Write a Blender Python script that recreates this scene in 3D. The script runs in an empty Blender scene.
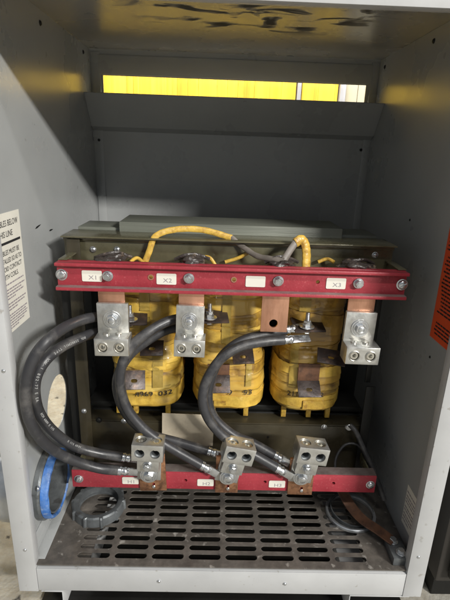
import bpy, bmesh, math, random
from mathutils import Vector, Matrix, noise
random.seed(7)
R = math.radians
SC = bpy.context.scene
COL = SC.collection

# ------------------------------------------------------------------ camera
CAM = Vector((.3307, -.673, .7664)); YAW, PIT, ROL, FPX = .0219, .3141, .0352, 452.02
fw = Vector((math.sin(YAW)*math.cos(PIT), math.cos(YAW)*math.cos(PIT), -math.sin(PIT)))
r0 = Vector((math.cos(YAW), -math.sin(YAW), 0)); u0 = r0.cross(fw)
rt = r0*math.cos(ROL) + u0*math.sin(ROL); up = u0*math.cos(ROL) - r0*math.sin(ROL)
cd = bpy.data.cameras.new('camera'); cam = bpy.data.objects.new('camera', cd); COL.objects.link(cam)
cam.matrix_world = Matrix.Translation(CAM) @ Matrix((rt, up, -fw)).transposed().to_4x4()
cd.sensor_fit = 'VERTICAL'; cd.sensor_height = 36; cd.lens = 36*FPX/600
cd.clip_start = .02; cd.clip_end = 200
SC.camera = cam

# ------------------------------------------------------------------ light (a dim hall with ceiling fixtures)
w = bpy.data.worlds.new('World'); SC.world = w; w.use_nodes = True
wb = w.node_tree.nodes['Background']; wb.inputs['Color'].default_value = (.85, .92, 1.0, 1); wb.inputs['Strength'].default_value = .27

def area(name, loc, aim, sx, sy, watts, col):
    l = bpy.data.lights.new(name, 'AREA'); l.shape = 'RECTANGLE'; l.size = sx; l.size_y = sy
    l.energy = watts; l.color = col
    o = bpy.data.objects.new(name, l); COL.objects.link(o)
    o.location = loc
    d = (Vector(aim)-Vector(loc)).normalized()
    x = Vector((1, 0, 0)); z = -d; x = (x - z*x.dot(z)).normalized(); y = z.cross(x)
    o.matrix_world = Matrix.Translation(loc) @ Matrix((x, y, z)).transposed().to_4x4()
    return o
area('far_ceiling_light', (6.5, -6.6, 4.46), (3.0, 0, .8), 2.0, .35, 1180, (1, .975, .93))
area('near_ceiling_light', (1.75, -2.5, 4.46), (1.75, 0, .9), 3.0, .25, 105, (1, .97, .92))
area('light_behind', (.4, .85, 2.2), (.4, 1.7, .7), 2.2, .3, 112, (1, .96, .88))
SC.view_settings.view_transform = 'Standard'; SC.view_settings.look = 'None'
SC.view_settings.exposure = 0; SC.view_settings.gamma = 1
SC.cycles.max_bounces = 8

# ------------------------------------------------------------------ helpers
def U(px, py, Y):
    d = fw + rt*((px-225)/FPX) + up*((300-py)/FPX)
    return CAM + d*((Y-CAM.y)/d.y)
def UZ(px, py, Z):
    d = fw + rt*((px-225)/FPX) + up*((300-py)/FPX)
    return CAM + d*((Z-CAM.z)/d.z)
def UXp(px, py, X):
    d = fw + rt*((px-225)/FPX) + up*((300-py)/FPX)
    return CAM + d*((X-CAM.x)/d.x)

def tag(o, label=None, cat=None, group=None, kind=None):
    if label: o['label'] = label
    if cat: o['category'] = cat
    if group: o['group'] = group
    if kind: o['kind'] = kind
    return o
def thing(name, label, cat, loc=(0, 0, 0), group=None, rot=(0, 0, 0)):
    o = bpy.data.objects.new(name, None); COL.objects.link(o); o.location = loc; o.rotation_euler = rot
    o.empty_display_size = .02
    return tag(o, label, cat, group)
def obj(name, bm, m, parent=None, world=True, smooth=True, ang=35):
    if isinstance(bm, bmesh.types.BMesh):
        me = bpy.data.meshes.new(name); bm.to_mesh(me); bm.free()
    else: me = bm; me.name = name
    me.materials.clear(); me.materials.append(m)
    if smooth:
        me.shade_smooth(); me.set_sharp_from_angle(angle=R(ang))
    o = bpy.data.objects.new(name, me); COL.objects.link(o)
    if parent:
        o.parent = parent
        if world:
            if parent.type == 'EMPTY': o.matrix_parent_inverse = Matrix.Translation(-Vector(parent.location))
    return o
def part(name, bm, m, parent, **k): return obj(name, bm, m, parent, **k)
def dup(root, loc, label, rot=None, group=None, scale=None):
    def cp(o, par):
        c = o.copy(); COL.objects.link(c); c.parent = par
        for k in list(o.children): cp(k, c)
        return c
    r = cp(root, None); r.location = loc
    if rot is not None: r.rotation_euler = rot
    if group: r['group'] = group
    r['label'] = label
    return r
def BM(): return bmesh.new()
def box(bm, c, s, bev=0, rot=None, seg=2):
    g = bmesh.ops.create_cube(bm, size=1)
    vs = g['verts']
    for v in vs: v.co = Vector((v.co.x*s[0], v.co.y*s[1], v.co.z*s[2]))
    if bev:
        es = list({e for v in vs for e in v.link_edges})
        r = bmesh.ops.bevel(bm, geom=es, offset=bev, segments=seg, affect='EDGES', profile=.5)
        vs = list({v for f in r['faces'] for v in f.verts} | {v for v in vs if v.is_valid})
    M = Matrix.Translation(c)
    if rot is not None: M = M @ rot.to_4x4()
    for v in vs: v.co = M @ v.co
    return vs
def bx(bm, a, b, bev=0):
    a = Vector(a); b = Vector(b); s = b-a
    return box(bm, (a+b)/2, (abs(s.x), abs(s.y), abs(s.z)), bev)
def basis(axis):
    z = Vector(axis).normalized(); x = Vector((1, 0, 0)) if abs(z.x) < .9 else Vector((0, 0, 1))
    x = (x - z*x.dot(z)).normalized(); y = z.cross(x)
    return Matrix((x, y, z)).transposed()
def lathe(bm, prof, seg=32, at=(0, 0, 0), axis=(0, 0, 1), a0=0, closed=False):
    """prof: list of (radius, height)"""
    B = basis(axis); at = Vector(at); rings = []
    for r, h in prof:
        if r < 1e-6: rings.append([bm.verts.new(at + B @ Vector((0, 0, h)))])
        else: rings.append([bm.verts.new(at + B @ Vector((r*math.cos(a0+2*math.pi*k/seg), r*math.sin(a0+2*math.pi*k/seg), h))) for k in range(seg)])
    pairs = list(zip(rings, rings[1:]))
    if closed: pairs.append((rings[-1], rings[0]))
    for A, C in pairs:
        n = seg
        for k in range(n):
            k2 = (k+1) % n
            if len(A) == 1 and len(C) == 1: continue
            if len(A) == 1: bm.faces.new((A[0], C[k2], C[k]))
            elif len(C) == 1: bm.faces.new((A[k], A[k2], C[0]))
            else: bm.faces.new((A[k], A[k2], C[k2], C[k]))
def catmull(pts, n=10):
    P = [Vector(p) for p in pts]; P = [P[0]*2-P[1]] + P + [P[-1]*2-P[-2]]
    out = []
    for i in range(1, len(P)-2):
        a, b, c, d = P[i-1:i+3]
        for k in range(n):
            t = k/n
            out.append(.5*((2*b)+(c-a)*t+(2*a-5*b+4*c-d)*t*t+(3*b-a-3*c+d)*t**3))
    out.append(P[-2]); return out
def tube(bm, pts, r, seg=20, flat=1.0, cap=True, nrm=None, rf=None):
    """pts polyline; flat scales one axis of the section"""
    n = len(pts); prev = None; rings = []
    for i, p in enumerate(pts):
        t = (pts[min(i+1, n-1)]-pts[max(i-1, 0)]).normalized()
        if prev is None:
            x = Vector(nrm) if nrm else (Vector((0, 1, 0)) if abs(t.y) < .9 else Vector((1, 0, 0)))
        else: x = prev
        x = (x-t*x.dot(t)).normalized(); prev = x; y = t.cross(x)
        rr = r if rf is None else r*rf(i/(n-1))
        rings.append([bm.verts.new(p + x*(rr*flat*math.cos(2*math.pi*k/seg)) + y*(rr*math.sin(2*math.pi*k/seg))) for k in range(seg)])
    for A, C in zip(rings, rings[1:]):
        for k in range(seg): bm.faces.new((A[k], C[k], C[(k+1) % seg], A[(k+1) % seg]))
    if cap:
        bm.faces.new(rings[0]); bm.faces.new(list(reversed(rings[-1])))
def ribbon(bm, pts, width, thick, side):
    """flat strap along pts, 'side' = width direction"""
    n = len(pts); rings = []
    for i, p in enumerate(pts):
        t = (pts[min(i+1, n-1)]-pts[max(i-1, 0)]).normalized()
        s = Vector(side(i/(n-1)) if callable(side) else side); s = (s-t*s.dot(t)).normalized(); nn = t.cross(s)
        rings.append([bm.verts.new(p+s*(a*width/2)+nn*(b*thick/2)) for a, b in ((-1, -.5), (-.94, -1), (.94, -1), (1, -.5), (1, .5), (.94, 1), (-.94, 1), (-1, .5))])
    for A, C in zip(rings, rings[1:]):
        for k in range(8): bm.faces.new((A[k], C[k], C[(k+1) % 8], A[(k+1) % 8]))
    bm.faces.new(rings[0]); bm.faces.new(list(reversed(rings[-1])))
def cut(bmA, bmB):
    """A minus B as a mesh"""
    bmesh.ops.recalc_face_normals(bmA, faces=bmA.faces); bmesh.ops.recalc_face_normals(bmB, faces=bmB.faces)
    ma = bpy.data.meshes.new('a'); bmA.to_mesh(ma); bmA.free(); mb = bpy.data.meshes.new('b'); bmB.to_mesh(mb); bmB.free()
    oa = bpy.data.objects.new('a', ma); ob = bpy.data.objects.new('b', mb); COL.objects.link(oa); COL.objects.link(ob)
    md = oa.modifiers.new('m', 'BOOLEAN'); md.object = ob; md.operation = 'DIFFERENCE'; md.solver = 'EXACT'
    dg = bpy.context.evaluated_depsgraph_get(); dg.update()
    me = bpy.data.meshes.new_from_object(oa.evaluated_get(dg))
    bpy.data.objects.remove(oa); bpy.data.objects.remove(ob); bpy.data.meshes.remove(ma); bpy.data.meshes.remove(mb)
    return me
def cyl(bm, at, axis, r, h, seg=32, hex0=0, ch=0):
    p = [(0, 0), (r-ch, 0), (r, ch), (r, h-ch), (r-ch, h), (0, h)] if ch else [(0, 0), (r, 0), (r, h), (0, h)]
    lathe(bm, p, seg, at, axis, hex0)
def text_mesh(s, size, ext=.0003):
    c = bpy.data.curves.new('t', 'FONT'); c.body = s; c.size = size; c.align_x = 'CENTER'; c.align_y = 'CENTER'; c.extrude = ext; c.resolution_u = 3
    o = bpy.data.objects.new('t', c); COL.objects.link(o)
    dg = bpy.context.evaluated_depsgraph_get(); dg.update()
    me = bpy.data.meshes.new_from_object(o.evaluated_get(dg)); bpy.data.objects.remove(o); bpy.data.curves.remove(c)
    return me
def add_text(bm, s, size, M, ext=.0003, sx=1):
    me = text_mesh(s, size, ext)
    me.transform(M @ Matrix.Diagonal((sx, 1, 1, 1))); bm.from_mesh(me); bpy.data.meshes.remove(me)

# ------------------------------------------------------------------ materials
def mat(name, base, rough=.5, metal=0, var=.12, scale=8, stretch=(1, 1, 1), bump=.05, bscale=120, col2=None, spots=None, coat=0, rvar=.1, detail=4, thr=(.4, .62)):
    m = bpy.data.materials.new(name); m.use_nodes = True; nt = m.node_tree; N = nt.nodes; L = nt.links
    b = N['Principled BSDF']; tc = N.new('ShaderNodeTexCoord'); mp = N.new('ShaderNodeMapping'); mp.inputs['Scale'].default_value = stretch
    L.new(tc.outputs['Object'], mp.inputs['Vector'])
    n1 = N.new('ShaderNodeTexNoise'); n1.inputs['Scale'].default_value = scale; n1.inputs['Detail'].default_value = detail; n1.inputs['Roughness'].default_value = .6
    L.new(mp.outputs[0], n1.inputs['Vector'])
    cr = N.new('ShaderNodeMapRange'); cr.inputs[1].default_value = .3; cr.inputs[2].default_value = .7; cr.inputs[3].default_value = 1-var; cr.inputs[4].default_value = 1+var
    L.new(n1.outputs['Fac'], cr.inputs[0])
    src = None
    if col2:
        mx = N.new('ShaderNodeMix'); mx.data_type = 'RGBA'; n2 = N.new('ShaderNodeTexNoise'); n2.inputs['Scale'].default_value = scale*1.7; n2.inputs['Detail'].default_value = 7; n2.inputs['Roughness'].default_value = .65
        L.new(mp.outputs[0], n2.inputs['Vector']); r2 = N.new('ShaderNodeMapRange'); r2.inputs[1].default_value = thr[0]; r2.inputs[2].default_value = thr[1]
        L.new(n2.outputs['Fac'], r2.inputs[0]); L.new(r2.outputs[0], mx.inputs[0])
        mx.inputs[6].default_value = (*base, 1); mx.inputs[7].default_value = (*col2, 1); src = mx.outputs[2]
    if spots:
        scol, ssc, a, c = spots
        mx2 = N.new('ShaderNodeMix'); mx2.data_type = 'RGBA'; n3 = N.new('ShaderNodeTexNoise'); n3.inputs['Scale'].default_value = ssc; n3.inputs['Detail'].default_value = 3
        L.new(tc.outputs['Object'], n3.inputs['Vector']); r3 = N.new('ShaderNodeMapRange'); r3.inputs[1].default_value = a; r3.inputs[2].default_value = c
        L.new(n3.outputs['Fac'], r3.inputs[0]); L.new(r3.outputs[0], mx2.inputs[0])
        if src: L.new(src, mx2.inputs[6])
        else: mx2.inputs[6].default_value = (*base, 1)
        mx2.inputs[7].default_value = (*scol, 1); src = mx2.outputs[2]
    vm = N.new('ShaderNodeVectorMath'); vm.operation = 'SCALE'
    if src: L.new(src, vm.inputs[0])
    else: vm.inputs[0].default_value = base
    L.new(cr.outputs[0], vm.inputs['Scale']); L.new(vm.outputs[0], b.inputs['Base Color'])
    rr = N.new('ShaderNodeMapRange'); rr.inputs[1].default_value = .3; rr.inputs[2].default_value = .7; rr.inputs[3].default_value = max(.03, rough-rvar); rr.inputs[4].default_value = min(1, rough+rvar)
    L.new(n1.outputs['Fac'], rr.inputs[0]); L.new(rr.outputs[0], b.inputs['Roughness'])
    b.inputs['Metallic'].default_value = metal
    if coat: b.inputs['Coat Weight'].default_value = coat; b.inputs['Coat Roughness'].default_value = .15
    if bump:
        nb = N.new('ShaderNodeTexNoise'); nb.inputs['Scale'].default_value = bscale; nb.inputs['Detail'].default_value = 3
        L.new(mp.outputs[0], nb.inputs['Vector']); bp = N.new('ShaderNodeBump'); bp.inputs['Strength'].default_value = bump; bp.inputs['Distance'].default_value = .01
        L.new(nb.outputs['Fac'], bp.inputs['Height']); L.new(bp.outputs[0], b.inputs['Normal'])
    return m
M = {}
M['paint'] = mat('grey_enamel', (.34, .35, .347), .30, 0, .07, 5, bump=.05, bscale=9, rvar=.09, spots=((.22, .22, .21), 50, .72, .80))
M['frame'] = mat('grey_enamel_lit', (.455, .46, .46), .42, 0, .08, 7, bump=.04, bscale=22, spots=((.33, .32, .30), 70, .66, .74))  # the walls' paint lightened, stronger light on the frame put into its colour
M['ceil'] = mat('dusty_grey_enamel', (.3, .3, .29), .27, 0, .08, 5, bump=.015, bscale=90, rvar=.06)
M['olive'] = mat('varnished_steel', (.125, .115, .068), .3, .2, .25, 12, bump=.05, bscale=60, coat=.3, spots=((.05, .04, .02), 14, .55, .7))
M['core'] = mat('core_laminations', (.19, .20, .165), .45, .1, .12, 6, stretch=(1, 1, 40), bump=.12, bscale=12)
M['dark'] = mat('dark_steel_and_shade', (.007, .007, .006), .55, .1, .2, 10)  # near-black; on the panel behind the coils it stands in for shade
M['red'] = mat('red_fibreglass', (.33, .034, .048), .42, 0, .14, 25, bump=.06, bscale=260, spots=((.44, .09, .10), 240, .6, .78), detail=6)
M['red_dusty'] = mat('dusty_red_fibreglass', (.20, .10, .10), .6, 0, .15, 20, bump=.05, col2=(.24, .19, .18), thr=(.35, .7))
M['brownsteel'] = mat('shaded_brown_varnished_steel', (.042, .035, .020), .34, .1, .25, 12, bump=.05, bscale=60, coat=.2, spots=((.03, .025, .015), 14, .55, .7))  # brown varnish, darkened further for the weak light down at the lower clamp
M['greydust'] = mat('dusty_grey_red', (.10, .075, .07), .6, 0, .15, 20, bump=.05, col2=(.16, .14, .13), thr=(.4, .7))
M['copper'] = mat('copper', (.80, .44, .30), .34, .9, .12, 30, stretch=(1, 1, .3), bump=.05, bscale=40, col2=(.55, .27, .17), thr=(.45, .75))
M['copper_old'] = mat('stained_copper', (.52, .27, .15), .42, .8, .2, 40, bump=.1, bscale=60, col2=(.25, .13, .08), thr=(.45, .62))
M['alu'] = mat('tinned_aluminium', (.62, .62, .59), .38, .85, .07, 60, bump=.04, bscale=300, spots=((.52, .51, .49), 90, .5, .75))
M['zinc'] = mat('zinc_steel', (.66, .68, .70), .3, .95, .1, 60, bump=.015, bscale=120)
M['screw'] = mat('set_screw_steel', (.7, .68, .62), .3, .95, .1, 80)
M['rubber'] = mat('black_cable_rubber', (.034, .034, .037), .43, 0, .2, 14, bump=.06, bscale=60, col2=(.11, .105, .10), thr=(.5, .74))
M['strap'] = mat('dull_brown_copper', (.17, .085, .05), .5, .4, .25, 30, bump=.1, bscale=60, col2=(.09, .05, .035), thr=(.45, .65))
M['white'] = mat('white_ink', (.36, .36, .35), .6, 0, .02, 10, bump=0)
M['ink'] = mat('black_ink', (.02, .02, .022), .6, 0, .02, 10, bump=0)
M['pale_ink'] = mat('faded_ink', (.28, .25, .27), .6, 0, .02, 10, bump=0)
M['paper'] = mat('white_label', (.72, .70, .62), .45, 0, .04, 14, bump=.01)
M['orange'] = mat('red_orange_label', (.78, .10, .03), .4, 0, .05, 14, bump=.01)
M['tab'] = mat('tarnished_tab', (.055, .042, .038), .42, .35, .25, 35, bump=.1, bscale=90, col2=(.13, .08, .055), thr=(.5, .7))
M['burnt'] = mat('varnished_lead', (.045, .036, .032), .38, .0, .3, 30, bump=.5, bscale=70, coat=.15, spots=((.2, .15, .11), 60, .6, .75))
M['greylead'] = mat('grey_sleeve', (.16, .14, .12), .5, 0, .2, 40)
M['blue'] = mat('blue_plastic', (.035, .13, .40), .5, 0, .3, 35, bump=.2, bscale=80, col2=(.10, .20, .42), spots=((.3, .34, .4), 45, .6, .75), rvar=.15)
M['greyplastic'] = mat('grey_cast_metal', (.13, .14, .145), .38, .4, .2, 30, bump=.1, bscale=110, spots=((.08, .08, .08), 40, .62, .7))
M['galv'] = mat('galvanised', (.5, .52, .54), .4, .8, .15, 30)
M['floorplate'] = mat('dusty_floor_steel', (.10, .09, .079), .45, .15, .25, 22, bump=.08, bscale=130, col2=(.155, .137, .118), spots=((.32, .30, .27), 55, .62, .72), thr=(.42, .7))
M['concrete'] = mat('stained_concrete', (.36, .345, .30), .8, 0, .2, 16, bump=.3, bscale=70, col2=(.30, .275, .225), spots=((.06, .055, .05), 24, .66, .71))
M['board'] = mat('beige_board', (.55, .48, .36), .7, 0, .08, 40, bump=.05, bscale=90, col2=(.42, .35, .25), thr=(.55, .8))
M['yellowwall'] = mat('yellow_panel', (.66, .45, .035), .55, 0, .16, 7, stretch=(4, 1, .05), bump=0, col2=(.50, .26, .02), thr=(.46, .7))
M['steelpost'] = mat('grey_post', (.36, .36, .38), .4, .3, .05, 10, bump=0)
M['beige'] = mat('beige_panel', (.36, .33, .24), .6, 0, .06, 10, stretch=(3, 1, .1), bump=0)
M['neighbour'] = mat('dark_brown_enamel', (.035, .031, .027), .5, 0, .2, 5, bump=.03)

def coil_mat(dk=0.0):
    m = bpy.data.materials.new('varnished_yellow_tape'); m.use_nodes = True; nt = m.node_tree; N = nt.nodes; L = nt.links
    b = N['Principled BSDF']; tc = N.new('ShaderNodeTexCoord')
    def nz(sc, stretch, det=5, dist=0):
        mp = N.new('ShaderNodeMapping'); mp.inputs['Scale'].default_value = stretch; L.new(tc.outputs['Object'], mp.inputs['Vector'])
        n = N.new('ShaderNodeTexNoise'); n.inputs['Scale'].default_value = sc; n.inputs['Detail'].default_value = det; n.inputs['Distortion'].default_value = dist
        L.new(mp.outputs[0], n.inputs['Vector']); return n.outputs['Fac']
    def rng(src, a, c):
        r = N.new('ShaderNodeMapRange'); r.inputs[1].default_value = a; r.inputs[2].default_value = c; L.new(src, r.inputs[0]); return r.outputs[0]
    def mix(f, A, B):
        x = N.new('ShaderNodeMix'); x.data_type = 'RGBA'; L.new(f, x.inputs[0])
        for i, v in ((6, A), (7, B)):
            if isinstance(v, tuple): x.inputs[i].default_value = (*v, 1)
            else: L.new(v, x.inputs[i])
        return x.outputs[2]
    c = mix(rng(nz(9, (1, 1, 4)), .35, .65), (.64, .385, .045), (.76, .54, .13))
    c = mix(rng(nz(6, (1, 1, 1.6), 5, .5), .47-dk, .70-dk), c, (.40, .225, .04))
    c = mix(rng(nz(9, (1, 1, 2.4), 6, 1.2), .58-dk*.7, .72-dk*.7), c, (.16, .09, .025))
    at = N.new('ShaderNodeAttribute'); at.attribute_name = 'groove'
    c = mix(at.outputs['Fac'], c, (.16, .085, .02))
    L.new(c, b.inputs['Base Color'])
    b.inputs['Roughness'].default_value = .42; b.inputs['Coat Weight'].default_value = .7; b.inputs['Coat Roughness'].default_value = .14
    bp = N.new('ShaderNodeBump'); bp.inputs['Strength'].default_value = .35; bp.inputs['Distance'].default_value = .004
    L.new(nz(22, (1, 1, 2), 5), bp.inputs['Height']); L.new(bp.outputs[0], b.inputs['Normal'])
    return m
M['coil'] = coil_mat(); M['coil_brown'] = coil_mat(.06); M['coil_brown'].name = 'browned_yellow_tape'
M['tape'] = mat('olive_tape', (.38, .26, .05), .4, 0, .2, 30, bump=.2, bscale=60, coat=.3)
M['lead'] = mat('yellow_lead_tape', (.58, .37, .06), .42, 0, .2, 40, bump=.2, bscale=80, col2=(.35, .19, .04), coat=.2, thr=(.5, .66))

def ceil_dirt(m):   # dull smudged handprints and dust near the ceiling's middle
    nt = m.node_tree; N = nt.nodes; L = nt.links; b = N['Principled BSDF']
    tc = N.new('ShaderNodeTexCoord'); mp = N.new('ShaderNodeMapping'); mp.inputs['Scale'].default_value = (1, 2.0, 1); L.new(tc.outputs['Object'], mp.inputs['Vector'])
    n = N.new('ShaderNodeTexNoise'); n.inputs['Scale'].default_value = 11; n.inputs['Detail'].default_value = 4; n.inputs['Distortion'].default_value = 1.0; L.new(mp.outputs[0], n.inputs['Vector'])
    r = N.new('ShaderNodeMapRange'); r.inputs[1].default_value = .53; r.inputs[2].default_value = .62; L.new(n.outputs['Fac'], r.inputs[0])
    # keep the marks to one patch
    sp = N.new('ShaderNodeVectorMath'); sp.operation = 'DISTANCE'; mp2 = N.new('ShaderNodeMapping'); mp2.inputs['Scale'].default_value = (1, 1.5, 0); L.new(tc.outputs['Object'], mp2.inputs['Vector'])
    L.new(mp2.outputs[0], sp.inputs[0]); sp.inputs[1].default_value = (.40, .25*1.5, 0)
    r2 = N.new('ShaderNodeMapRange'); r2.inputs[1].default_value = .17; r2.inputs[2].default_value = .27; r2.inputs[3].default_value = 1; r2.inputs[4].default_value = 0; L.new(sp.outputs['Value'], r2.inputs[0])
    mu = N.new('ShaderNodeMath'); mu.operation = 'MULTIPLY'; L.new(r.outputs[0], mu.inputs[0]); L.new(r2.outputs[0], mu.inputs[1])
    old = b.inputs['Roughness'].links[0].from_socket
    mx = N.new('ShaderNodeMix'); mx.data_type = 'FLOAT'; L.new(mu.outputs[0], mx.inputs[0]); L.new(old, mx.inputs[2]); mx.inputs[3].default_value = .95; L.new(mx.outputs[0], b.inputs['Roughness'])
    sv = N.new('ShaderNodeMapRange'); L.new(mu.outputs[0], sv.inputs[0]); sv.inputs[3].default_value = .5; sv.inputs[4].default_value = .05; L.new(sv.outputs[0], b.inputs['Specular IOR Level'])
    oc = b.inputs['Base Color'].links[0].from_socket
    mc = N.new('ShaderNodeMix'); mc.data_type = 'RGBA'; L.new(mu.outputs[0], mc.inputs[0]); L.new(oc, mc.inputs[6]); mc.inputs[7].default_value = (.09, .085, .07, 1); L.new(mc.outputs[2], b.inputs['Base Color'])
ceil_dirt(M['ceil'])

# ------------------------------------------------------------------ setting
XL, XR, DP, HT = -.01, .741, .627, 1.008
bm = BM(); bx(bm, (-6, -8, -.16), (7, 8, -.12)); g = obj('floor', bm, M['concrete'], smooth=False); g['kind'] = 'structure'

# yellow wall behind the cabinet
yw = thing('yellow_panel_wall', 'bright yellow ribbed panelling behind the cabinet, seen through the slot', 'panelling', (0.5, 1.7, -.12))
XB = lambda px: U(px, 90, 1.7).x
bm = BM()
x = XB(60)-.35
while x < XB(296):
    ww = random.choice((.03, .05, .09, .13)); bx(bm, (x, 1.70-random.uniform(0, .004), -.12), (min(x+ww-.0005, XB(296)), 1.74, 2.6), .001); x += ww
x = XB(302)
while x < XB(337): bx(bm, (x, 1.70-random.uniform(0, .004), -.12), (min(x+.0795, XB(338)), 1.74, 2.6), .001); x += .08
part('panel', bm, M['yellowwall'], yw)
bm = BM(); bx(bm, (XB(297), 1.685, -.12), (XB(301), 1.74, 2.6), .003); part('post', bm, M['steelpost'], yw)
bm = BM(); bx(bm, (XB(339), 1.675, -.12), (XB(345), 1.74, 2.6), .004); part('post', bm, M['steelpost'], yw)
bm = BM()
x = XB(345.6)
while x < XB(345)+.9: bx(bm, (x, 1.70-random.uniform(0, .006), -.12), (x+.058, 1.74, 2.6), .003); x += .06
o = part('panel', bm, M['beige'], yw); o['label'] = 'pale beige panel at the right end of the yellow wall'

# dark cabinet next door on the right
nb = thing('equipment_cabinet', 'dark brown steel cabinet standing just right of the open grey enclosure', 'cabinet', (1.15, .3, -.12))
bm = BM(); bx(bm, (.80, .03, -.06), (1.6, .7, 1.5), .004); part('body', bm, M['neighbour'], nb)
bm = BM(); bx(bm, (.82, .015, -.04), (1.58, .028, 1.46), .003); part('door', bm, M['neighbour'], nb)
bm = BM(); bx(bm, (.81, .05, -.12), (1.59, .69, -.062), .002); part('plinth', bm, M['dark'], nb)

# ------------------------------------------------------------------ enclosure
enc = thing('transformer_enclosure', 'open grey sheet metal cabinet housing the transformer, front cover removed', 'cabinet', (.365, .31, -.12))
# left wall with two round conduit holes
HA = (.207, .234, .060); HB = (.104, .107, .063)
bm = BM(); bx(bm, (XL-.002, .004, -.0635), (XL, DP, HT)); c = BM()
for y, z, r in (HA, HB): cyl(c, (XL-.02, y, z), (1, 0, 0), r, .04, 64)
left = part('side_wall', cut(bm, c), M['paint'], enc, ang=20)
bm = BM(); bx(bm, (XR, .004, -.0635), (XR+.002, DP, HT)); right = part('side_wall', bm, M['paint'], enc)
# back with slot
bm = BM(); bx(bm, (XL-.02, DP, -.05), (XR+.02, DP+.002, HT+.0032)); c = BM(); bx(c, (.022, DP-.01, .868), (.71, DP+.02, .948))
back = part('back_panel', cut(bm, c), M['paint'], enc)
# rolled edges round the slot and corner flanges of the back panel
bm = BM()
bx(bm, (.012, DP-.004, .950), (.722, DP-.0005, HT-.012), .001)
bx(bm, (XL+.003, DP-.003, .03), (.016, DP-.0004, HT-.006), .001); bx(bm, (.719, DP-.003, .03), (XR-.003, DP-.0004, HT-.006), .001)
part('flange', bm, M['paint'], back)
# inner louvre below the slot
bm = BM(); prof = [(.5515, .897), (.603, .822), (.6265, .812)]
pr = [(y, z) for y, z in prof] + [(y+.0015, z+.0018) for y, z in reversed(prof)]
A = [bm.verts.new((XL+.0027, y, z)) for y, z in pr]; B2 = [bm.verts.new((XR-.0027, y, z)) for y, z in pr]
for k in range(len(pr)): bm.faces.new((A[k], A[(k+1) % len(pr)], B2[(k+1) % len(pr)], B2[k]))
bm.faces.new(A); bm.faces.new(B2[::-1]); bmesh.ops.recalc_face_normals(bm, faces=bm.faces)
for xx in (XL+.0005, XR-.0025):
    P3 = [(.5515, .8985), (.603, .8235), (.6265, .8135), (.6265, .8985)]
    a_ = [bm.verts.new((xx, y, z)) for y, z in P3]; b_ = [bm.verts.new((xx+.002, y, z)) for y, z in P3]
    for k in range(4): bm.faces.new((a_[k], a_[(k+1) % 4], b_[(k+1) % 4], b_[k]))
    bm.faces.new(a_[::-1]); bm.faces.new(b_)
bmesh.ops.recalc_face_normals(bm, faces=bm.faces)
part('rain_baffle', bm, M['paint'], enc, ang=15)
# roof
bm = BM(); bx(bm, (XL-.03, .003, HT+.0005), (XR+.03, DP-.0004, HT+.003)); part('roof', bm, M['ceil'], enc)
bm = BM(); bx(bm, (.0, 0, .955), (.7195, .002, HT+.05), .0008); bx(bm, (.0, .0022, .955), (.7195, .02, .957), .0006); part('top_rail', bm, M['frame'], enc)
# posts
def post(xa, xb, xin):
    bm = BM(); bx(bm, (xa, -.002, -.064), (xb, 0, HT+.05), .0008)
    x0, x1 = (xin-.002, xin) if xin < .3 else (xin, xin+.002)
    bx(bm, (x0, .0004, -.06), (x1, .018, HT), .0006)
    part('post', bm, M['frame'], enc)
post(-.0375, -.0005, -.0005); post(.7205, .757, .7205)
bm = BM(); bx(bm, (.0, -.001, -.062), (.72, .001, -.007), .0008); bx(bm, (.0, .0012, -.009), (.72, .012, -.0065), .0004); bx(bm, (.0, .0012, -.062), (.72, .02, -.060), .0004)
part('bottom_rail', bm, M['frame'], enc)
# slotted floor plate
rowsY = []
ypx = [557, 548, 539.7, 531, 523, 515, 507.7, 501, 494]
ys = [UZ(225, v, 0).y for v in ypx]; p = (ys[-1]-ys[0])/8; rowsY = [ys[0]+p*k for k in range(17)]
xs = [UZ(v, 557, 0).x for v in (93, 129, 167, 204, 241, 277, 313.5, 350)]
px_ = (xs[-1]-xs[0])/7; colX = [xs[0]+px_*k for k in range(8)]
bm = BM(); bx(bm, (XL+.001, .0028, -.0025), (XR-.001, DP-.005, 0)); c = BM()
sl, sw = px_*.87, p*.63
for yy in rowsY:
    for xx in colX:
        for s in (-1, 1): pass
        vs = []
        for zz in (-.02, .02):
            ring = []
            for k in range(10): a = -math.pi/2+math.pi*k/9; ring.append(c.verts.new((xx+sl/2-sw/2+sw/2*math.cos(a), yy+sw/2*math.sin(a), zz)))
            for k in range(10): a = math.pi/2+math.pi*k/9; ring.append(c.verts.new((xx-sl/2+sw/2+sw/2*math.cos(a), yy+sw/2*math.sin(a), zz)))
            vs.append(ring)
        for k in range(20): c.faces.new((vs[0][k], vs[0][(k+1) % 20], vs[1][(k+1) % 20], vs[1][k]))
        c.faces.new(vs[0][::-1]); c.faces.new(vs[1])
fp = part('floor_plate', cut(bm, c), M['floorplate'], enc, smooth=False)
# support angles below the plate, they close the outer halves of the end slots
bm = BM(); bx(bm, (XL, .014, -.012), (.096, .6, -.010)); bx(bm, (.645, .014, -.012), (XR-.002, .6, -.010)); bx(bm, (.1, .5, -.012), (.64, .6, -.010))
part('support_angle', bm, M['floorplate'], enc)
bm = BM(); bx(bm, (XL+.003, .02, -.1195), (XR-.003, .6, -.115)); part('dark_ground_sheet', bm, M['dark'], enc)  # near-black sheet over the ground below the slotted plate
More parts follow.
